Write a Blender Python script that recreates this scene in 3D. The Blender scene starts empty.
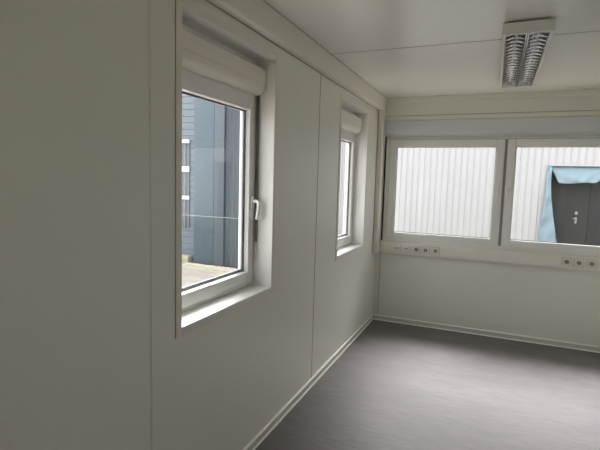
import bpy, bmesh, math, random
from mathutils import Vector, Matrix
random.seed(7)
S = bpy.context.scene
COL = S.collection

# ---------------- camera ----------------
YAW, PITCH, ROLL = -0.40257903, -0.09938793, 0.0276096
F = Vector((math.sin(YAW)*math.cos(PITCH), math.cos(YAW)*math.cos(PITCH), math.sin(PITCH)))
r0 = Vector((math.cos(YAW), -math.sin(YAW), 0)); u0 = r0.cross(F)
rr = math.cos(ROLL)*r0 + math.sin(ROLL)*u0
uu = -math.sin(ROLL)*r0 + math.cos(ROLL)*u0
cd = bpy.data.cameras.new('camera'); cam = bpy.data.objects.new('camera', cd); COL.objects.link(cam)
M = Matrix((rr, uu, -F)).transposed().to_4x4(); M.translation = Vector((1.2138, 0.0, 1.5849))
cam.matrix_world = M
cd.sensor_width = 36; cd.lens = 453.658/600*36; cd.clip_start = .02; cd.clip_end = 300
S.camera = cam

# ---------------- light ----------------
SKY = 3.0
w = bpy.data.worlds.new('overcast_sky'); S.world = w; w.use_nodes = True
nt = w.node_tree; nt.nodes.clear()
out = nt.nodes.new('ShaderNodeOutputWorld'); bg = nt.nodes.new('ShaderNodeBackground')
tc = nt.nodes.new('ShaderNodeTexCoord'); sep = nt.nodes.new('ShaderNodeSeparateXYZ')
mr = nt.nodes.new('ShaderNodeMapRange'); mr.inputs[1].default_value = 0; mr.inputs[2].default_value = 1
mr.inputs[3].default_value = .8; mr.inputs[4].default_value = 1.25
nt.links.new(tc.outputs['Generated'], sep.inputs[0]); nt.links.new(sep.outputs['Z'], mr.inputs[0])
ml = nt.nodes.new('ShaderNodeMath'); ml.operation = 'MULTIPLY'; ml.inputs[1].default_value = SKY
dt = nt.nodes.new('ShaderNodeVectorMath'); dt.operation = 'DOT_PRODUCT'; dt.inputs[1].default_value = (-.6, -.8, 0)   # brighter quarter of the cloud cover
nt.links.new(tc.outputs['Generated'], dt.inputs[0])
mq = nt.nodes.new('ShaderNodeMapRange'); mq.inputs[1].default_value = -1; mq.inputs[2].default_value = 1; mq.inputs[3].default_value = .7; mq.inputs[4].default_value = 1.35
nt.links.new(dt.outputs['Value'], mq.inputs[0])
mm = nt.nodes.new('ShaderNodeMath'); mm.operation = 'MULTIPLY'
nt.links.new(mr.outputs[0], mm.inputs[0]); nt.links.new(mq.outputs[0], mm.inputs[1]); nt.links.new(mm.outputs[0], ml.inputs[0]); nt.links.new(ml.outputs[0], bg.inputs['Strength'])
bg.inputs['Color'].default_value = (.98, .985, 1, 1)
nt.links.new(bg.outputs[0], out.inputs[0])
S.view_settings.view_transform = 'Standard'; S.view_settings.look = 'None'
S.view_settings.gamma = 1; S.view_settings.use_curve_mapping = False
S.view_settings.exposure = 0.0
S.cycles.diffuse_bounces = 10; S.cycles.max_bounces = 20; S.cycles.transparent_max_bounces = 24
S.cycles.glossy_bounces = 6; S.cycles.sample_clamp_indirect = 6

# broad glow of the sun behind thin cloud, high over the hall opposite
sl = bpy.data.lights.new('cloudy_sun', 'SUN'); sl.energy = 20.5; sl.angle = math.radians(40); sl.color = (1, .975, .955)
so = bpy.data.objects.new('cloudy_sun', sl); COL.objects.link(so); so.location = (1, 12, 9)
SE, SA = math.radians(47), math.radians(-10)
sd = Vector((math.sin(SA)*math.cos(SE), math.cos(SA)*math.cos(SE), math.sin(SE)))   # towards the sun
so.rotation_euler = sd.to_track_quat('Z', 'Y').to_euler()

# ---------------- materials ----------------
def mat(name, rgb, rough=.5, metal=0, spec=.5, noise=None, bump=0, bscale=200, stretch=(1,1,1)):
    m = bpy.data.materials.new(name); m.use_nodes = True
    n = m.node_tree; b = n.nodes['Principled BSDF']
    b.inputs['Base Color'].default_value = (*rgb, 1); b.inputs['Roughness'].default_value = rough
    b.inputs['Metallic'].default_value = metal; b.inputs['Specular IOR Level'].default_value = spec
    if noise or bump:
        t = n.nodes.new('ShaderNodeTexCoord'); mp = n.nodes.new('ShaderNodeMapping')
        mp.inputs['Scale'].default_value = stretch
        nz = n.nodes.new('ShaderNodeTexNoise'); n.links.new(t.outputs['Object'], mp.inputs[0])
        n.links.new(mp.outputs[0], nz.inputs['Vector'])
        if noise:
            amt, sc = noise
            nz.inputs['Scale'].default_value = sc; nz.inputs['Detail'].default_value = 6
            rp = n.nodes.new('ShaderNodeMapRange')
            rp.inputs[1].default_value = .3; rp.inputs[2].default_value = .7
            rp.inputs[3].default_value = 1-amt; rp.inputs[4].default_value = 1+amt
            mx = n.nodes.new('ShaderNodeVectorMath'); mx.operation = 'SCALE'
            mx.inputs[0].default_value = rgb
            n.links.new(nz.outputs[0], rp.inputs[0]); n.links.new(rp.outputs[0], mx.inputs['Scale'])
            n.links.new(mx.outputs[0], b.inputs['Base Color'])
        if bump:
            n2 = n.nodes.new('ShaderNodeTexNoise'); n2.inputs['Scale'].default_value = bscale
            n.links.new(mp.outputs[0], n2.inputs['Vector'])
            bp = n.nodes.new('ShaderNodeBump'); bp.inputs['Strength'].default_value = bump; bp.inputs['Distance'].default_value = .002
            n.links.new(n2.outputs[0], bp.inputs['Height']); n.links.new(bp.outputs[0], b.inputs['Normal'])
    return m
WALLM = mat('wall_panel', (.77, .767, .70), .33, spec=.5, noise=(.012, 1.2))
CEILM = mat('ceiling_panel', (.80, .795, .74), .25, spec=.9, noise=(.012, 1.2))
BEAMM = mat('beam_cover', (.79, .76, .68), .4, spec=.4)
DUCTM = mat('duct_plastic', (.81, .775, .70), .4)
PVC = mat('window_plastic', (.82, .82, .80), .3)
LINER = mat('window_liner', (.78, .78, .755), .38)
FLANGE = mat('liner_flange', (.79, .76, .68), .42)
BOXM = mat('shutter_box_plastic', (.80, .76, .69), .35)
GREYBOX = mat('shutter_box_grey', (.66, .685, .70), .35)
SPACER = mat('glass_spacer', (.34, .37, .40), .5)
GASKET = mat('rubber_gasket', (.05, .05, .05), .6)
GAPSHADE = mat('gap_shade', (.05, .048, .04), .8)  # shade of narrow gaps, put into a dark colour
SEAM_SHADE = mat('seam_sealant_and_shade', (.30, .285, .24), .7)  # panel joints, and the painted edge shade around socket plates
SKIRT = mat('skirting_vinyl', (.62, .61, .555), .35)
SKIRTHI = mat('skirting_lip', (.96, .96, .93), .3)
SOCK = mat('socket_plastic', (.76, .75, .71), .3)
SOCKD = mat('socket_recess', (.26, .25, .23), .5)
STEEL = mat('dull_steel', (.22, .22, .21), .5, .3)
CHROME = mat('brushed_metal', (.6, .6, .58), .3, 1)
LAMPW = mat('lamp_housing', (.74, .735, .69), .35)
ALU = mat('louvre_aluminium', (.96, .96, .95), .10, 1)
ALUSHADE = mat('reflector_shade', (.16, .16, .155), .2, 1)  # shade inside the lamp, put into a dark metal colour
TUBE = mat('lamp_tube', (.85, .86, .85), .25)
STRAP = mat('strap_fabric', (.20, .195, .175), .8, noise=(.2, 300))
CORD = mat('cord', (.65, .64, .6), .6)
HANDLE = mat('handle_white', (.84, .84, .82), .25)

def floor_mat():
    m = bpy.data.materials.new('vinyl_floor'); m.use_nodes = True
    n = m.node_tree; b = n.nodes['Principled BSDF']; L = n.links.new
    t = n.nodes.new('ShaderNodeTexCoord')
    mp = n.nodes.new('ShaderNodeMapping'); mp.inputs['Scale'].default_value = (4.2, 36, 1); mp.inputs['Rotation'].default_value = (0, 0, .03)
    L(t.outputs['Object'], mp.inputs[0])
    n1 = n.nodes.new('ShaderNodeTexNoise'); n1.inputs['Scale'].default_value = 1.6; n1.inputs['Detail'].default_value = 7; n1.inputs['Roughness'].default_value = .62
    n1.inputs['Distortion'].default_value = .5
    L(mp.outputs[0], n1.inputs['Vector'])
    mp2 = n.nodes.new('ShaderNodeMapping'); mp2.inputs['Scale'].default_value = (1, 2.5, 1); L(t.outputs['Object'], mp2.inputs[0])
    n2 = n.nodes.new('ShaderNodeTexNoise'); n2.inputs['Scale'].default_value = 2.2; n2.inputs['Detail'].default_value = 3
    L(mp2.outputs[0], n2.inputs['Vector'])
    mx = n.nodes.new('ShaderNodeMix'); mx.inputs[0].default_value = .3; L(n1.outputs[0], mx.inputs[2]); L(n2.outputs[0], mx.inputs[3])
    cr = n.nodes.new('ShaderNodeValToRGB'); L(mx.outputs[0], cr.inputs[0])
    e = cr.color_ramp.elements
    e[0].position = .34; e[0].color = (.150, .138, .140, 1); e[1].position = .68; e[1].color = (.220, .206, .209, 1)
    L(cr.outputs[0], b.inputs['Base Color'])
    rg = n.nodes.new('ShaderNodeMapRange'); rg.inputs[3].default_value = .52; rg.inputs[4].default_value = .64
    L(n1.outputs[0], rg.inputs[0]); L(rg.outputs[0], b.inputs['Roughness'])
    b.inputs['Specular IOR Level'].default_value = .25
    bp = n.nodes.new('ShaderNodeBump'); bp.inputs['Strength'].default_value = .25; bp.inputs['Distance'].default_value = .001
    L(n1.outputs[0], bp.inputs['Height']); L(bp.outputs[0], b.inputs['Normal'])
    return m
FLOORM = floor_mat()

def glass_mat(name, tint):
    m = bpy.data.materials.new(name); m.use_nodes = True
    n = m.node_tree; n.nodes.clear(); L = n.links.new
    o = n.nodes.new('ShaderNodeOutputMaterial'); mx = n.nodes.new('ShaderNodeMixShader')
    tr = n.nodes.new('ShaderNodeBsdfTransparent'); tr.inputs[0].default_value = (*tint, 1)
    gl = n.nodes.new('ShaderNodeBsdfGlossy'); gl.inputs['Roughness'].default_value = 0.01
    fr = n.nodes.new('ShaderNodeFresnel'); ge = n.nodes.new('ShaderNodeNewGeometry')
    io = n.nodes.new('ShaderNodeMapRange'); io.inputs[3].default_value = 1.45; io.inputs[4].default_value = 1/1.45   # same reflectance entering and leaving the pane
    L(ge.outputs['Backfacing'], io.inputs[0]); L(io.outputs[0], fr.inputs['IOR'])
    L(fr.outputs[0], mx.inputs[0]); L(tr.outputs[0], mx.inputs[1]); L(gl.outputs[0], mx.inputs[2]); L(mx.outputs[0], o.inputs[0])
    return m
GLASS = glass_mat('window_glass', (.965, .97, .975))

# ---------------- mesh helpers ----------------
class MB:
    def __init__(s): s.bm = bmesh.new(); s.mats = []
    def mi(s, m):
        if m not in s.mats: s.mats.append(m)
        return s.mats.index(m)
    def hexa(s, pts, m):
        v = [s.bm.verts.new(p) for p in pts]; i = s.mi(m)
        for f in ((0,3,2,1),(4,5,6,7),(0,1,5,4),(1,2,6,5),(2,3,7,6),(3,0,4,7)):
            s.bm.faces.new([v[k] for k in f]).material_index = i
        return v
    def box(s, a, b, m, bev=0, seg=2):
        x0,x1 = sorted((a[0],b[0])); y0,y1 = sorted((a[1],b[1])); z0,z1 = sorted((a[2],b[2]))
        v = s.hexa([(x0,y0,z0),(x1,y0,z0),(x1,y1,z0),(x0,y1,z0),(x0,y0,z1),(x1,y0,z1),(x1,y1,z1),(x0,y1,z1)], m)
        if bev:
            es = list({e for q in v for e in q.link_edges})
            bmesh.ops.bevel(s.bm, geom=es, offset=bev, segments=seg, affect='EDGES', profile=.5)
        return s
    def prism(s, prof, axis, a, b, m, smooth=False):
        """closed 2D profile extruded along an axis; prof gives the two other coordinates in order"""
        def pt(p, t):
            return (t, p[0], p[1]) if axis == 'x' else (p[0], t, p[1]) if axis == 'y' else (p[0], p[1], t)
        A = [s.bm.verts.new(pt(p, a)) for p in prof]; B = [s.bm.verts.new(pt(p, b)) for p in prof]; i = s.mi(m)
        n = len(prof)
        for k in range(n):
            f = s.bm.faces.new((A[k], A[(k+1)%n], B[(k+1)%n], B[k])); f.material_index = i; f.smooth = smooth
        for c in (A[::-1], B): s.bm.faces.new(c).material_index = i
        return s
    def sheet(s, rows, m, smooth=True):
        i = s.mi(m); V = [[s.bm.verts.new(p) for p in r] for r in rows]
        for a in range(len(V)-1):
            for b in range(len(V[0])-1):
                f = s.bm.faces.new((V[a][b], V[a][b+1], V[a+1][b+1], V[a+1][b])); f.material_index = i; f.smooth = smooth
        return s
    def tube(s, pts, r, m, n=10, sc=(1,1)):
        pts = [Vector(p) for p in pts]; i = s.mi(m); rings = []
        rs = r if isinstance(r, (list, tuple)) else [r]*len(pts)
        up = None
        for k, p in enumerate(pts):
            t = (pts[min(k+1, len(pts)-1)] - pts[max(k-1, 0)]).normalized()
            if up is None: up = Vector((0,0,1)) if abs(t.z) < .8 else Vector((0,1,0))
            a = t.cross(up).normalized(); b = a.cross(t).normalized(); up = b
            rings.append([s.bm.verts.new(p + rs[k]*(math.cos(2*math.pi*j/n)*a*sc[0] + math.sin(2*math.pi*j/n)*b*sc[1])) for j in range(n)])
        for k in range(len(rings)-1):
            for j in range(n):
                f = s.bm.faces.new((rings[k][j], rings[k][(j+1)%n], rings[k+1][(j+1)%n], rings[k+1][j])); f.material_index = i; f.smooth = True
        s.bm.faces.new(rings[0][::-1]).material_index = i; s.bm.faces.new(rings[-1]).material_index = i
        return s
    def build(s, name, parent=None, origin=None, **props):
        bmesh.ops.recalc_face_normals(s.bm, faces=s.bm.faces)
        o3 = Vector(parent['_o'] if parent is not None else (origin or (0,0,0)))
        for v in s.bm.verts: v.co -= o3
        me = bpy.data.meshes.new(name); s.bm.to_mesh(me); s.bm.free(); me.set_sharp_from_angle(angle=math.radians(35))
        for m in s.mats: me.materials.append(m)
        o = bpy.data.objects.new(name, me); COL.objects.link(o)
        if parent is not None: o.parent = parent
        else: o.location = o3
        o['_o'] = tuple(o3)
        for k, v in props.items(): o[k] = v
        return o
def struct(name, mb, **p): return mb.build(name, None, None, kind='structure', **p)
def empty(name, loc, **props):
    o = bpy.data.objects.new(name, None); COL.objects.link(o); o.location = loc; o.empty_display_size = .1
    o['_o'] = tuple(loc)
    for k, v in props.items(): o[k] = v
    return o

# ---------------- dimensions ----------------
YW = 5.069; XR = 2.60; YN = -2.9; H = 2.5; T = .20
W1 = (1.564, 2.420, .934, 2.270); W2 = (3.675, 4.504, .941, 2.262)
def wall_x(x0, x1, y0, y1, z0, z1, holes, m):
    """wall in a constant-x plane with rectangular holes (y0,y1,z0,z1)"""
    b = MB(); y = y0
    for h in holes:
        b.box((x0, y, z0), (x1, h[0], z1), m)
        b.box((x0, h[0], z0), (x1, h[1], h[2]), m); b.box((x0, h[0], h[3]), (x1, h[1], z1), m); y = h[1]
    b.box((x0, y, z0), (x1, y1, z1), m); return b

# ---------------- room shell ----------------
struct('floor', MB().box((-T, YN, -.12), (XR+T, YW+T, 0), FLOORM))
c = MB().box((-T, YN, H), (XR+T, YW+T, H+.15), CEILM)
for y in (3.212, 1.44, -.33):
    c.box((.05, y-.0025, H-.0015), (XR, y+.0025, H+.001), SEAM_SHADE)
struct('ceiling', c)
W0 = (-1.9, -.45, .934, 2.27)
wl = wall_x(-T, 0, YN, YW+T, 0, H, [(a-.012, b-(-.012), c_-.03, d_+.012) for a, b, c_, d_ in (W0, W1, W2)], WALLM)
struct('wall_left', wl)
# panel joint cover profile and thin panel joints
b = MB(); b.prism([(0,1.371),(.006,1.376),(.006,1.398),(0,1.405)], 'z', .06, 2.356, WALLM)
struct('trim_1', b)
struct('trim_2', MB().box((-.002, 3.154, .06), (.0015, 3.160, 2.356), SEAM_SHADE))
wr = wall_x(XR, XR+T, YN, YW+T, 0, H, [(-1.9, -.9, .934, 2.27), (3.75, 4.25, .934, 2.27)], WALLM)
struct('wall_right', wr)
struct('wall_near', MB().box((0, YN-T, 0), (XR, YN, H), WALLM))
# back wall with one wide hole
BX0, BX1, BZ0, BZ1 = .0545, 2.50, .925, 2.262
b = MB()
b.box((0, YW, 0), (XR, YW+T, BZ0), WALLM); b.box((0, YW, BZ1), (XR, YW+T, H), WALLM)
b.box((0, YW, BZ0), (BX0, YW+T, BZ1), WALLM); b.box((BX1, YW, BZ0), (XR, YW+T, BZ1), WALLM)
b.box((.058, YW-.002, .06), (.063, YW+.001, .8), SEAM_SHADE)
struct('wall_back', b)

# ceiling beam along left wall, rounded lower edge
prof = [(0, H), (.055, H), (.055, 2.372)]
for k in range(1, 7):
    a = k/6*math.pi/2; prof.append((.055-.016*(1-math.cos(a)), 2.372-.016*math.sin(a)))
prof += [(.004, 2.356), (.004, 2.364), (0, 2.364)]
b = MB(); b.prism(prof, 'y', YN, YW, BEAMM, True)
b.box((.0525, YN, H-.003), (.0565, YW, H+.001), SEAM_SHADE); b.box((-.001, YN, 2.3525), (.0045, YW, 2.3565), SEAM_SHADE)
struct('trim_3', b)
# back wall top cove and rail
b = MB(); b.prism([(YW, 2.5), (YW-.022, 2.5), (YW-.022, 2.462), (YW-.014, 2.448), (YW, 2.445)], 'x', .055, XR, BEAMM)
struct('trim_4', b)
b = MB(); b.box((.06, YW-.008, 2.264), (XR, YW, 2.306), BEAMM, .003); b.box((.06, YW-.009, 2.3065), (XR, YW, 2.3095), SEAM_SHADE)
struct('trim_5', b)
# skirting boards: a vinyl strip with pale lips
def skirt(axis, w0, sgn, a, b_):
    m = MB()
    def P(d, z): return (w0+sgn*d, z)
    m.prism([P(0,.006),P(.009,.006),P(.009,.052),P(0,.052)], axis, a, b_, SKIRT)
    m.prism([P(0,.050),P(.012,.050),P(.012,.056),P(.007,.061),P(0,.061)], axis, a, b_, SKIRTHI)
    m.prism([P(0,0),P(.016,0),P(.014,.005),P(.0115,.011),P(0,.011)], axis, a, b_, SKIRTHI)
    return m
struct('baseboard_left', skirt('y', 0, 1, YN, YW))
struct('baseboard_right', skirt('y', XR, -1, YN, YW))
struct('baseboard_back', skirt('x', YW, -1, 0.012, XR-.012))
struct('baseboard_near', skirt('x', YN, 1, 0.012, XR-.012))

# ---------------- windows ----------------
def frame_rect(mb, plane, d0, d1, a0, a1, z0, z1, wl_, wr_, wb, wt, m, bev=.004):
    """rectangular ring; plane 'x' (spans y) or 'y' (spans x), depth d0..d1"""
    def bx(p, q, r, s_):
        if plane == 'x': mb.box((d0, p, r), (d1, q, s_), m, bev)
        else: mb.box((p, d0, r), (q, d1, s_), m, bev)
    bx(a0, a0+wl_, z0, z1); bx(a1-wr_, a1, z0, z1); bx(a0+wl_, a1-wr_, z0, z0+wb); bx(a0+wl_, a1-wr_, z1-wt, z1)

def bead_rect(mb, plane, dface, dglass, a0, a1, z0, z1, s_, m):
    """sloped glazing bead: outer edge a0..z1 at dface, glass edge inset by s_"""
    def pt(a, z, d): return (d, a, z) if plane == 'x' else (a, d, z)
    o = [(a0,z0),(a1,z0),(a1,z1),(a0,z1)]; i_ = [(a0+s_,z0+s_),(a1-s_,z0+s_),(a1-s_,z1-s_),(a0+s_,z1-s_)]
    k = mb.mi(m)
    for j in range(4):
        j2 = (j+1) % 4
        vs = [mb.bm.verts.new(pt(*o[j], dface)), mb.bm.verts.new(pt(*o[j2], dface)), mb.bm.verts.new(pt(*i_[j2], dglass)), mb.bm.verts.new(pt(*i_[j], dglass)),
              mb.bm.verts.new(pt(*o[j], dglass)), mb.bm.verts.new(pt(*o[j2], dglass))]
        for f in ((0,1,2,3),(0,4,5,1),(3,2,5,4)):
            mb.bm.faces.new([vs[q] for q in f]).material_index = k

def side_window(name, y0, y1, z0, z1, fittings=True):
    """tilt-and-turn window in the left wall: liner, frame, sash, glass, shutter box"""
    w_ = empty(name, (0, (y0+y1)/2, z0), kind='structure')
    l = MB(); t = .012
    l.box((-.2, y0-.002, z0-.03), (.006, y1+.002, z0), LINER, .0025)          # sill board
    l.box((-.2, y0-t, z0), (.003, y0, z1), LINER); l.box((-.2, y1, z0), (.003, y1+t, z1), LINER)
    l.box((-.2, y0, z1), (.003, y1, z1+t), LINER)
    l.build('window_liner', w_)
    f = MB()                                                                    # flat flange on the wall
    fl = .038
    f.box((0, y0-fl, z0-fl), (.0045, y0-.0005, z1+fl), FLANGE, .0015); f.box((0, y1+.0005, z0-fl), (.0045, y1+fl, z1+fl), FLANGE, .0015)
    f.box((0, y0, z0-fl), (.0045, y1, z0-.001), FLANGE, .0015); f.box((0, y0, z1+.0005), (.0045, y1, z1+fl), FLANGE, .0015)
    f.box((0, y0-fl-.003, z0-fl), (.0015, y0-fl, z1+fl), SEAM_SHADE)
    f.build('window_flange', w_)
    zt = z1-.155
    fr = MB(); frame_rect(fr, 'x', -.185, -.128, y0, y1, z0, z1+.01, .035, .035, .04, .21, PVC)
    fr.box((-.195, y0+.001, z0), (-.185, y1-.001, z0+.03), PVC)
    # outside guide rails for the shutter
    fr.box((-.202, y1-.046, z0+.02), (-.185, y1-.01, z1-.1), PVC); fr.box((-.225, y0+.01, z0+.02), (-.185, y0+.06, z1-.1), PVC)
    fr.build('window_frame', w_)
    s0, s1, q0, q1 = y0+.012, y1-.012, z0+.022, zt-.013
    sa = MB(); frame_rect(sa, 'x', -.178, -.115, s0, s1, q0, q1, .066, .066, .070, .122, PVC, .005)
    bead_rect(sa, 'x', -.1165, -.142, s0+.066, s1-.066, q0+.070, q1-.122, .005, PVC)
    sash = sa.build('window_sash', w_)
    g = MB(); g.box((-.160, s0+.05, q0+.055), (-.144, s1-.05, q1-.105), GLASS); g.build('window_glass', w_)
    ga = MB(); frame_rect(ga, 'x', -.1435, -.1405, s0+.0705, s1-.0705, q0+.0745, q1-.1265, .001, .001, .001, .006, GASKET, 0)
    frame_rect(ga, 'x', -.157, -.1475, s0+.064, s1-.064, q0+.068, q1-.120, .024, .024, .022, .014, SPACER, 0)
    ga.build('glass_gasket', w_)
    # shutter box: flat face, chamfered round underside
    pr = [(-.19, z1-.052), (-.062, z1-.052), (-.056, z1-.058), (-.056, z1-.128), (-.0575, z1-.131), (-.0625, z1-.134)]
    for k in range(1, 8):
        a = k/7*math.pi/2; pr.append((-.112+.050*math.cos(a), z1-.150-.050*math.sin(a)))
    pr += [(-.116, z1-.200), (-.116, z1-.206), (-.123, z1-.208), (-.123, z1-.216), (-.19, z1-.216)]
    sb = MB(); sb.prism(pr, 'y', y0+.004, y1-.012, BOXM, True)
    sb.prism([(-.19, z1-.050), (-.062, z1-.050), (-.054, z1-.058), (-.053, z1-.136), (-.058, z1-.166), (-.074, z1-.190), (-.11, z1-.202), (-.19, z1-.202)], 'y', y1-.012, y1-.001, BOXM)
    sb.build('shutter_box', w_)
    if not fittings: return w_
    # strap and cord at the far jamb
    st = MB(); st.box((-.112, y1-.011, 1.2), (-.095, y1-.006, z1-.17), STRAP); st.build('shutter_strap', w_)
    cr = MB(); cr.tube([(-.104, y1-.009, 1.21), (-.100, y1-.014, 1.18), (-.096, y1-.018, 1.14), (-.100, y1-.014, 1.11), (-.106, y1-.01, 1.085)], .0028, CORD, 6); cr.build('strap_cord', w_)
    # handle
    hy = y1-.012-.030; hz = 1.445
    h = MB(); h.box((-.115, hy-.016, hz-.036), (-.105, hy+.014, hz+.036), HANDLE, .004)
    h.tube([(-.108, hy, hz+.005), (-.085, hy, hz+.005), (-.077, hy+.001, hz+.004), (-.071, hy+.001, hz-.006), (-.070, hy+.001, hz-.03), (-.073, hy, hz-.06), (-.079, hy, hz-.088), (-.084, hy, hz-.102)],
           [.011, .011, .0115, .0115, .011, .0105, .0095, .007], HANDLE, 10)
    h.build('window_handle', w_)
    return w_
side_window('window_1', *W1)
side_window('window_2', *W2, fittings=False)
side_window('added_window_4', *W0)  # unseen window behind the camera, added to brighten the room

def simple_window(name, x, y0, y1, z0, z1):
    w_ = empty(name, (x, (y0+y1)/2, z0), kind='structure')
    fr = MB(); frame_rect(fr, 'x', x+.10, x+.17, y0, y1, z0, z1, .09, .09, .09, .09, PVC); fr.box((x+.10, (y0+y1)/2-.06, z0+.09), (x+.17, (y0+y1)/2+.06, z1-.09), PVC)
    fr.build('window_frame', w_)
    g = MB(); g.box((x+.13, y0+.08, z0+.08), (x+.145, y1-.08, z1-.08), GLASS); g.build('window_glass', w_)
    return w_
simple_window('added_window_5', XR, -1.9, -.9, .934, 2.27)  # unseen window, added in the right wall as fill light
simple_window('added_window_6', XR, 3.75, 4.25, .934, 2.27)  # second added window out of view, lights the far end

# back window: shared frame, two sashes, long shutter box
w3 = empty('window_3', ((BX0+BX1)/2, YW, BZ0), kind='structure')
ZF0, ZF1 = .925, 2.075
fr = MB(); frame_rect(fr, 'y', YW+.012, YW+.085, BX0+.018, BX1-.006, ZF0, ZF1, .055, .055, .05, .03, PVC, .003)
fr.box((1.27, YW+.014, ZF0+.05), (1.315, YW+.083, ZF1-.03), PVC)
fr.box((BX0+.018, YW+.002, ZF0), (BX1-.006, YW+.012, ZF0+.036), PVC, .002)
fr.build('window_frame', w3)
gp = MB(); gp.box((BX0, YW+.012, BZ0), (BX0+.0175, YW+.18, BZ1), GAPSHADE); gp.box((1.281, YW+.008, .966), (1.304, YW+.0145, 2.05), SEAM_SHADE)  # dark fill beside the frame paints the shade in the slit
gp.build('frame_joint', w3)
def back_sash(x0, x1, hx):
    s_ = MB(); z0, z1 = .962, 2.050
    frame_rect(s_, 'y', YW-.004, YW+.066, x0, x1, z0, z1, .077, .077, .068, .078, PVC, .005)
    bead_rect(s_, 'y', YW-.0025, YW+.012, x0+.077, x1-.077, z0+.068, z1-.078, .004, PVC)
    o = s_.build('window_sash', w3)
    g = MB(); g.box((x0+.06, YW+.013, z0+.05), (x1-.06, YW+.030, z1-.06), GLASS); g.build('window_glass', w3)
    ga = MB(); frame_rect(ga, 'y', YW+.0095, YW+.0125, x0+.0805, x1-.0805, z0+.0715, z1-.0815, .004, .003, .006, .003, GASKET, 0)
    frame_rect(ga, 'y', YW+.010, YW+.0125, x0-.004, x1+.004, z0-.004, z1+.004, .0045, .0045, .0045, .0045, SEAM_SHADE, 0); ga.build('glass_gasket', w3)
    h = MB(); hz = 1.545
    h.box((hx-.012, YW-.013, hz-.03), (hx+.012, YW-.004, hz+.03), HANDLE, .004)
    h.tube([(hx, YW-.01, hz), (hx, YW-.035, hz), (hx, YW-.047, hz-.006), (hx, YW-.05, hz-.02), (hx, YW-.048, hz-.08), (hx, YW-.042, hz-.118)], [.009,.009,.0095,.009,.008,.006], HANDLE, 10)
    h.build('window_handle', w3)
back_sash(.118, 1.280, 1.240)
back_sash(1.305, 2.468, 1.345)
pr = [(YW+.17, 2.262), (YW-.010, 2.262), (YW-.018, 2.250)]
for k in range(0, 7):
    a = math.pi/2*k/6; pr.append((YW-.018-.006*math.sin(a*2), 2.235-.115*k/6))
pr += [(YW-.012, 2.105), (YW+.004, 2.098), (YW+.004, 2.086), (YW+.020, 2.084), (YW+.020, 2.076), (YW+.17, 2.076)]
sb = MB(); sb.prism(pr, 'x', BX0+.004, BX1-.004, GREYBOX); sb.build('shutter_box', w3)
b2 = MB(); b2.box((BX0+.018, YW+.006, 2.056), (BX1-.004, YW+.016, 2.075), GREYBOX, .002); b2.build('shutter_rail', w3)

# ---------------- cable ducts and sockets ----------------
d = MB(); d.box((.003, 4.925, .797), (.054, YW, 2.356), DUCTM, .004)
d.box((.0, 4.921, .797), (.004, 4.926, 2.356), SEAM_SHADE)
d.build('cable_duct', origin=(.03, 5.0, .797), label='tall vertical cream cable duct in the far corner beside the left window', category='cable duct')
DY = 5.020
d = empty('cable_duct', (1.3, YW, .797), label='long horizontal cream cable duct under the wide back window', category='cable duct')
MB().box((.056, DY+.004, .795), (XR, YW, .925), DUCTM, .003).build('duct_channel', d)
MB().box((.0565, DY, .806), (XR, DY+.006, .914), DUCTM, .0025).build('duct_cover', d)
def socket(x, z, kind, label, group):
    r = empty('wall_socket' if kind == 'power' else 'network_socket', (x, DY, z), label=label, category='socket', group=group)
    p = MB(); s_ = .040
    p.box((x-s_, DY-.011, z-s_), (x+s_, DY-.0015, z+s_), SOCK, .003)
    p.box((x-s_-.002, DY-.002, z-s_-.002), (x+s_+.002, DY+.001, z+s_+.002), SEAM_SHADE)  # dark outline painting the shadow at the plate edges
    if kind == 'power':
        # raised ring around a round well
        n = 24; ri, ro = .0215, .027
        def ring(rad, y): return [(x+rad*math.cos(2*math.pi*k/n), y, z+rad*math.sin(2*math.pi*k/n)) for k in range(n+1)]
        p.sheet([ring(ro, DY-.0105), ring(ro-.001, DY-.0155), ring(ri, DY-.0155), ring(ri-.001, DY-.0112)], SOCK)
        p.build('face_plate', r)
        q = MB(); q.sheet([ring(ri-.0005, DY-.0116), ring(.0008, DY-.0116)], SOCKD)
        for dx in (-.0095, .0095): q.tube([(x+dx, DY-.0128, z), (x+dx, DY-.0114, z)], .0028, GASKET, 8)
        for dz in (-.018, .018): q.box((x-.003, DY-.0145, z+dz-.003), (x+.003, DY-.0114, z+dz+.003), CHROME)
        q.build('socket_well', r)
    else:
        p.box((x-.024, DY-.015, z-.016), (x+.024, DY-.010, z+.02), SOCK, .002)
        p.build('face_plate', r)
        q = MB()
        for dx in (-.0105, .0105): q.box((x+dx-.008, DY-.0158, z-.007), (x+dx+.008, DY-.0145, z+.007), SOCKD)
        q.build('jack_port', r)
    return r
GL = 'five sockets on the left of the duct'
names = [('net', .258, 'white network socket nearest the corner on the horizontal duct'),
         ('net', .357, 'white network socket second from the corner, beside the power sockets'),
         ('power', .467, 'white round power socket next to the network sockets, third from corner'),
         ('power', .565, 'white round power socket in the middle of the left three, fourth from corner'),
         ('power', .668, 'white round power socket ending the left row, fifth from corner')]
for k, x, l in names: socket(x, .862-.00*x, k, l, GL)
GR = 'three sockets at the right of the duct'
for x, l in ((1.897, 'white round power socket first of the right group under second sash'),
             (2.000, 'white round power socket in the middle of the right group'),
             (2.105, 'white round power socket at the right edge of the photo')):
    socket(x, .864, 'power', l, GR)

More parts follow.
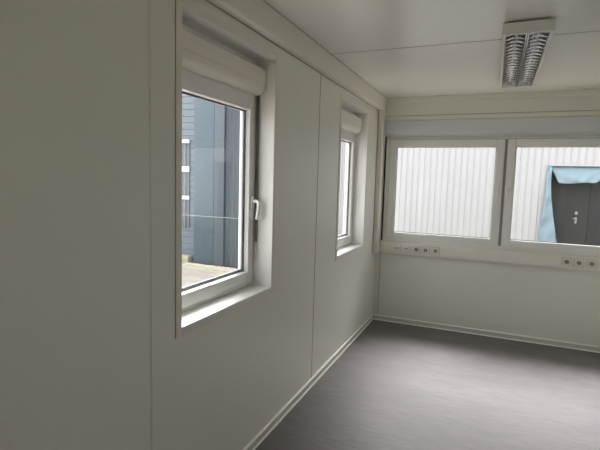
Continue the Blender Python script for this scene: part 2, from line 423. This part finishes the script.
# ---------------- ceiling light ----------------
LX0, LX1, LY0, LY1, LZ0, LZ1 = 1.197, 1.457, 2.870, 4.405, 2.428, 2.488
xm_ = (LX0+LX1)/2
lt = empty('ceiling_light', ((LX0+LX1)/2, (LY0+LY1)/2, LZ0), label='long white ceiling light with mirror louvres mounted under the ceiling', category='light')
h = MB()
h.box((LX0+.02, LY0+.05, LZ1), (LX1-.02, LY1-.05, H), GAPSHADE)                      # spacer, its dark colour standing in for the shadow gap
h.box((LX0, LY0+.004, LZ1-.006), (LX1, LY1-.004, LZ1), LAMPW)
for sx, a in ((1, LX0), (-1, LX1)):
    h.prism([(a, LZ1), (a, LZ0+.004), (a+sx*.004, LZ0), (a+sx*.015, LZ0), (a+sx*.015, LZ0+.003), (a+sx*.004, LZ0+.006), (a+sx*.004, LZ1)], 'y', LY0+.004, LY1-.004, LAMPW)
h.build('housing', lt)
for y0, y1 in ((LY0, LY0+.022), (LY1-.022, LY1)):
    MB().box((LX0-.001, y0, LZ0-.0015), (LX1+.001, y1, LZ1+.001), LAMPW, .0025).build('end_cap', lt)
_h = MB().box((LX0+.013, LY0+.02, LZ1-.012), (LX1-.013, LY1-.02, LZ1-.009), ALUSHADE).box((xm_ - .006, LY0+.02, LZ0+.006), (xm_ + .006, LY1-.02, LZ0+.009), ALUSHADE); _h.build('inner_tray', lt)  # tray and centre strip coloured dark for the shade between blades
def louvre(x0, x1):
    m = MB(); y0, y1 = LY0+.022, LY1-.022; zb, zt = LZ0+.002, LZ1-.012
    wd = (x1-x0)/2; xc = (x0+x1)/2
    # parabolic side reflectors
    for sx in (-1, 1):
        rows = []
        for y in (y0, y1):
            rows.append([(xc+sx*(wd-.001-.026*(k/8)**2), y, zb+(zt-zb)*k/8) for k in range(9)])
        m.sheet(rows, ALUSHADE)
        m.box((xc+sx*wd-.001, y0, zb-.001), (xc+sx*wd+.001, y1, zb+.001), ALU)
    m.box((xc-wd+.002, y0, LZ1-.0095), (xc+wd-.002, y1, LZ1-.0065), ALUSHADE)
    n = 19
    for i in range(n):
        y = y0+(y1-y0)*(i+.5)/n
        # v-shaped cross blade, dipped in the middle
        for sg in (-1, 1):
            rows = []
            for k in range(6):
                z = zb+.008*(k/5); off = .0010+.0095*(k/5)**.9
                rows.append([(xc-wd+.002+(2*wd-.004)*j/8 if k == 0 else xc+(wd-.002-.026*(k/5*.8)**2)*(j/4-1), y+sg*off, z+.009*(1-abs(j/4-1)**2)) for j in range(9)])
            m.sheet(rows, ALU)
        pass
    return m.build('louvre', lt)
xm = (LX0+LX1)/2
louvre(LX0+.019, xm-.007); louvre(xm+.007, LX1-.019)
for x in ((LX0+.022+xm-.004)/2, (xm+.004+LX1-.022)/2):
    t = MB(); t.tube([(x, LY0+.024, LZ1-.022), (x, LY0+.05, LZ1-.022)], .0105, CHROME, 12); t.tube([(x, LY0+.05, LZ1-.022), (x, LY1-.05, LZ1-.022)], .008, TUBE, 14); t.tube([(x, LY1-.05, LZ1-.022), (x, LY1-.024, LZ1-.022)], .0105, CHROME, 12)
    t.build('fluorescent_tube', lt)

# ---------------- outside ----------------
GZ = -.32
def paving_mat():
    m = bpy.data.materials.new('concrete_paving'); m.use_nodes = True
    n = m.node_tree; b = n.nodes['Principled BSDF']; L = n.links.new
    t = n.nodes.new('ShaderNodeTexCoord'); mp = n.nodes.new('ShaderNodeMapping'); mp.inputs['Rotation'].default_value = (0, 0, math.radians(-13))
    L(t.outputs['Object'], mp.inputs[0])
    br = n.nodes.new('ShaderNodeTexBrick'); br.inputs['Scale'].default_value = 1; br.inputs['Brick Width'].default_value = .3; br.inputs['Row Height'].default_value = .15
    br.inputs['Mortar Size'].default_value = .006
    br.inputs['Color1'].default_value = (.35, .315, .275, 1); br.inputs['Color2'].default_value = (.42, .385, .335, 1); br.inputs['Mortar'].default_value = (.20, .18, .15, 1)
    L(mp.outputs[0], br.inputs[0]); L(br.outputs[0], b.inputs['Base Color']); b.inputs['Roughness'].default_value = .9
    return m
PAVE = paving_mat()
GRAV = mat('gravel', (.52, .46, .37), .9, noise=(.45, 45), bump=1, bscale=45)
KERB = mat('kerb_concrete', (.42, .40, .30), .85, noise=(.12, 12))
BLUE = mat('blue_grey_cladding', (.062, .098, .122), .4, noise=(.05, .9))
MAUVE = mat('mauve_grey_cladding', (.072, .090, .112), .45)
TEAL = mat('dark_teal_cladding', (.028, .048, .060), .45)
LGREY = mat('pale_siding', (.135, .165, .20), .5)
DGLASS = mat('dark_window_pane', (.09, .11, .125), .15)
WHITE = mat('white_frame', (.85, .86, .86), .4)
CORR = mat('white_corrugated_sheet', (.33, .335, .345), .42)
DOORM = mat('dark_grey_door', (.020, .022, .0195), .8)
DOORD = mat('darker_grey_door', (.0145, .016, .0165), .8)
FILM = mat('blue_plastic_film', (.16, .235, .28), .35)
WIRE = mat('galvanised_wire', (.30, .34, .36), .45, .3)
MESH = mat('dark_wire_mesh', (.10, .12, .135), .5)

struct('ground', MB().box((-70, -50, GZ-.1), (70, 60, GZ), PAVE))
# gravel strip beside the kerb
def grav():
    m = MB(); rows = []
    for i in range(40):
        x = -4.86+i*.048; yk = 7.521+(x+3.542)*-.2245
        rows.append([(x, yk+.10+j*min(.13, (8.02-yk-.1)/7), GZ+.02+random.uniform(0, .025)) for j in range(8)])
    m.sheet(rows, GRAV, False)
    for k in range(700):
        x = random.uniform(-4.82, -3.02); yk = 7.521+(x+3.542)*-.2245
        y = yk+.13+random.random()*min(.82, 7.98-yk-.13); r = random.uniform(.012, .035)
        v = bmesh.ops.create_icosphere(m.bm, subdivisions=1, radius=r, matrix=Matrix.Translation((x, y, GZ+.04)) @ Matrix.Diagonal((1, 1.1, .7, 1)))
    return m
grav().build('gravel_bed', origin=(-4.5, 7.9, GZ), kind='stuff', label='pale gravel bed along the foot of the blue building', category='gravel')
a = math.atan(-.2245); dx, dy = math.cos(a), math.sin(a)
def kp(s_, n_, z): return (-3.542+dx*s_-dy*n_, 7.521+dy*s_+dx*n_, z)
k = MB()
for i in range(-2, 1):
    s0, s1 = i*1.0+.004, i*1.0+.996
    k.hexa([kp(s0,0,GZ-.02),kp(s1,0,GZ-.02),kp(s1,.09,GZ-.02),kp(s0,.09,GZ-.02),kp(s0,0,GZ+.045),kp(s1,0,GZ+.045),kp(s1,.09,GZ+.045),kp(s0,.09,GZ+.045)], KERB)
k.build('kerb', origin=(-4.5, 7.7, GZ), label='pale concrete kerb between the paving and the gravel', category='kerb')
MB().box((-5.6, 8.06, GZ), (-4.87, 8.24, GZ+.17), KERB, .01).build('concrete_step', origin=(-5.2, 8.15, GZ), label='small cream concrete step at the pale building foot', category='step')

# blue-grey building
BY = 8.05
bl = empty('building', (-4.2, 9, GZ), label='blue grey clad building outside the left window', category='building')
m = MB(); m.box((-4.705, BY+.03, GZ), (-3.955, 10, 4.3), BLUE)
m.build('smooth_wall', bl)
m = MB(); m.box((-4.704, BY, GZ), (-4.205, BY+.03, 4.3), BLUE, .004); m.box((-4.199, BY, GZ), (-3.956, BY+.03, 4.3), MAUVE, .004)
m.build('cladding_panel', bl)
m = MB(); m.box((-3.955, BY+.05, GZ), (-2.9, 10, 4.3), TEAL)
x = -3.945
while x < -2.96: m.prism([(x, BY+.051), (x+.012, BY+.041), (x+.045, BY+.041), (x+.057, BY+.051)], 'z', GZ, 4.3, TEAL); x += .09
m.build('ribbed_wall', bl)
lb = empty('building', (-6, 9, GZ), label='pale horizontally sided building with white barred window, far left outside', category='building')
SY = 8.30
m = MB(); m.box((-9, SY+.03, GZ), (-4.71, 10, 4.3), LGREY)
z = GZ
while z < 4.15: m.prism([(SY+.03, z), (SY+.012, z+.003), (SY+.012, z+.134), (SY+.03, z+.137)], 'x', -9, -4.71, LGREY); z += .14
m.build('siding', lb)
wx0, wx1 = -6.6, -4.99
m = MB(); m.box((wx0, SY-.01, .45), (wx1-.01, SY+.006, 2.35), DGLASS); m.build('window_pane', lb)
m = MB()
for z0, z1 in ((2.32, 2.39), (1.69, 1.81), (1.085, 1.16)): m.box((wx0-.03, SY-.05, z0), (wx1, SY-.01, z1), WHITE)
m.box((wx1-.13, SY-.03, .45), (wx1-.10, SY-.01, 2.35), LGREY); m.build('window_bar', lb)

# low wire fence in front of the blue building
fc = empty('wire_fence', (-4, 8.2, GZ), label='low wire fence with a pale top rail before the blue building', category='fence')
FZ = .765; FY = 7.96
MB().tube([(-5.1, FY, FZ), (-2.9, FY, FZ)], .007, WIRE, 8).build('top_rail', fc)
m = MB(); z = GZ+.06
while z < FZ-.02: m.box((-5.1, FY-.001, z-.001), (-2.9, FY+.001, z+.001), MESH); z += .05
x = -5.1
while x < -2.9: m.box((x-.001, FY-.001, GZ), (x+.001, FY+.001, FZ), MESH); x += .2
m.build('wire_mesh', fc)
for x in (-5.1, -2.9): MB().box((x-.02, FY-.02, GZ), (x+.02, FY+.02, FZ+.02), WIRE, .003).build('fence_post', fc)

# white warehouse opposite the back window
CY = 8.0
wb = empty('warehouse', (2, CY, GZ), label='white corrugated metal hall opposite the back window', category='building')
OX0, OX1, OZ1 = 1.945, 3.9, 1.915
def corr(x0, x1, z0, z1):
    m = MB(); pitch = .098; n0 = math.floor(x0/pitch); pts = []
    pts.append((x0, CY+.010)); kx = n0*pitch
    while kx < x1:
        for dx_, dy_ in ((0, .010), (.010, .0), (.074, .0), (.084, .010)):
            if x0 < kx+dx_ < x1: pts.append((kx+dx_, CY+dy_))
        kx += pitch
    pts += [(x1, CY+.010), (x1, CY+.06), (x0, CY+.06)]
    m.prism(pts, 'z', z0, z1, CORR); return m
m = corr(-2.75, OX0, GZ+.05, 3.05); m.build('corrugated_sheet', wb)
corr(OX0, OX1, OZ1, 3.05).build('corrugated_sheet', wb)
corr(OX1, 8, GZ+.05, 3.05).build('corrugated_sheet', wb)
m = MB(); m.box((-2.75, CY+.3, GZ), (8, CY+3, 3.05), CORR); m.build('inner_wall', wb)
m = MB(); m.box((OX0-.01, CY-.012, OZ1-.012), (OX1+.01, CY+.3, OZ1+.012), CORR); m.box((OX0-.012, CY-.012, GZ), (OX0+.012, CY+.3, OZ1), CORR); m.box((OX1-.012, CY-.012, GZ), (OX1+.012, CY+.3, OZ1), CORR)
m.build('door_surround', wb)
m = MB(); m.box((OX0+.012, CY+.20, GZ), (2.56, CY+.26, OZ1-.012), DOORM)
dr = m.build('door_leaf', wb)
m = MB(); m.box((2.565, CY+.20, GZ), (OX1-.012, CY+.26, OZ1-.012), DOORD); m.build('door_leaf', wb)
m = MB(); x, z = 2.40, 1.13
m.box((x-.02, CY+.175, z+.03), (x+.02, CY+.20, z+.08), STEEL, .006); m.box((x-.016, CY+.18, z-.11), (x+.016, CY+.20, z-.01), STEEL, .005)
m.tube([(x, CY+.18, z-.03), (x, CY+.14, z-.03), (x-.05, CY+.14, z-.03)], .009, STEEL, 8)
m.build('door_lock', wb)

# torn blue protective film at the door opening
def film_top():
    m = MB(); rows = []; n, k = 30, 10
    for j in range(k+1):
        t = j/k; row = []
        xa = OX0+.03+.13*t; xb = 2.84-.18*t
        for i in range(n+1):
            s_ = i/n; x = xa+(xb-xa)*s_
            z = OZ1-.014-(.255+.012*math.sin(s_*7))*t + (.05*max(0, s_-.85)/.15*t)
            y = CY+.05-.05*math.sin(t*math.pi*.6)+.012*math.sin(s_*23+t*4)*t+.01*math.sin(s_*9-t*7)*t
            row.append((x, y, z))
        rows.append(row)
    m.sheet(rows, FILM); return m
f = film_top().build('plastic_film', origin=(2.3, CY, 1.9), label='light blue plastic film hanging folded from the doorway top', category='plastic film')
md = f.modifiers.new('thickness', 'SOLIDIFY'); md.thickness = .002
def film_side():
    m = MB(); rows = []; n, k = 24, 8
    for j in range(n+1):
        t = j/n; z = OZ1-.02-t*(OZ1-.02-.50); row = []
        x0 = OX0-.01-.02*t-.06*t*t; x1 = OX0+.05+.03*t+.17*max(0, (t-.2)/.8)**1.5
        if t > .94: x1 -= .04
        for i in range(k+1):
            s_ = i/k
            row.append((x0+(x1-x0)*s_, CY-.055+.03*math.sin(s_*6+t*9)*(.3+.7*t)-.03*s_*t+.012*math.sin(t*30+s_*3), z))
        rows.append(row)
    m.sheet(rows, FILM); return m
f = film_side().build('plastic_film', origin=(2.0, CY, .5), label='long light blue plastic film strip hanging down the doorway left side', category='plastic film')
md = f.modifiers.new('thickness', 'SOLIDIFY'); md.thickness = .002

for o in S.objects:
    if '_o' in o: del o['_o']
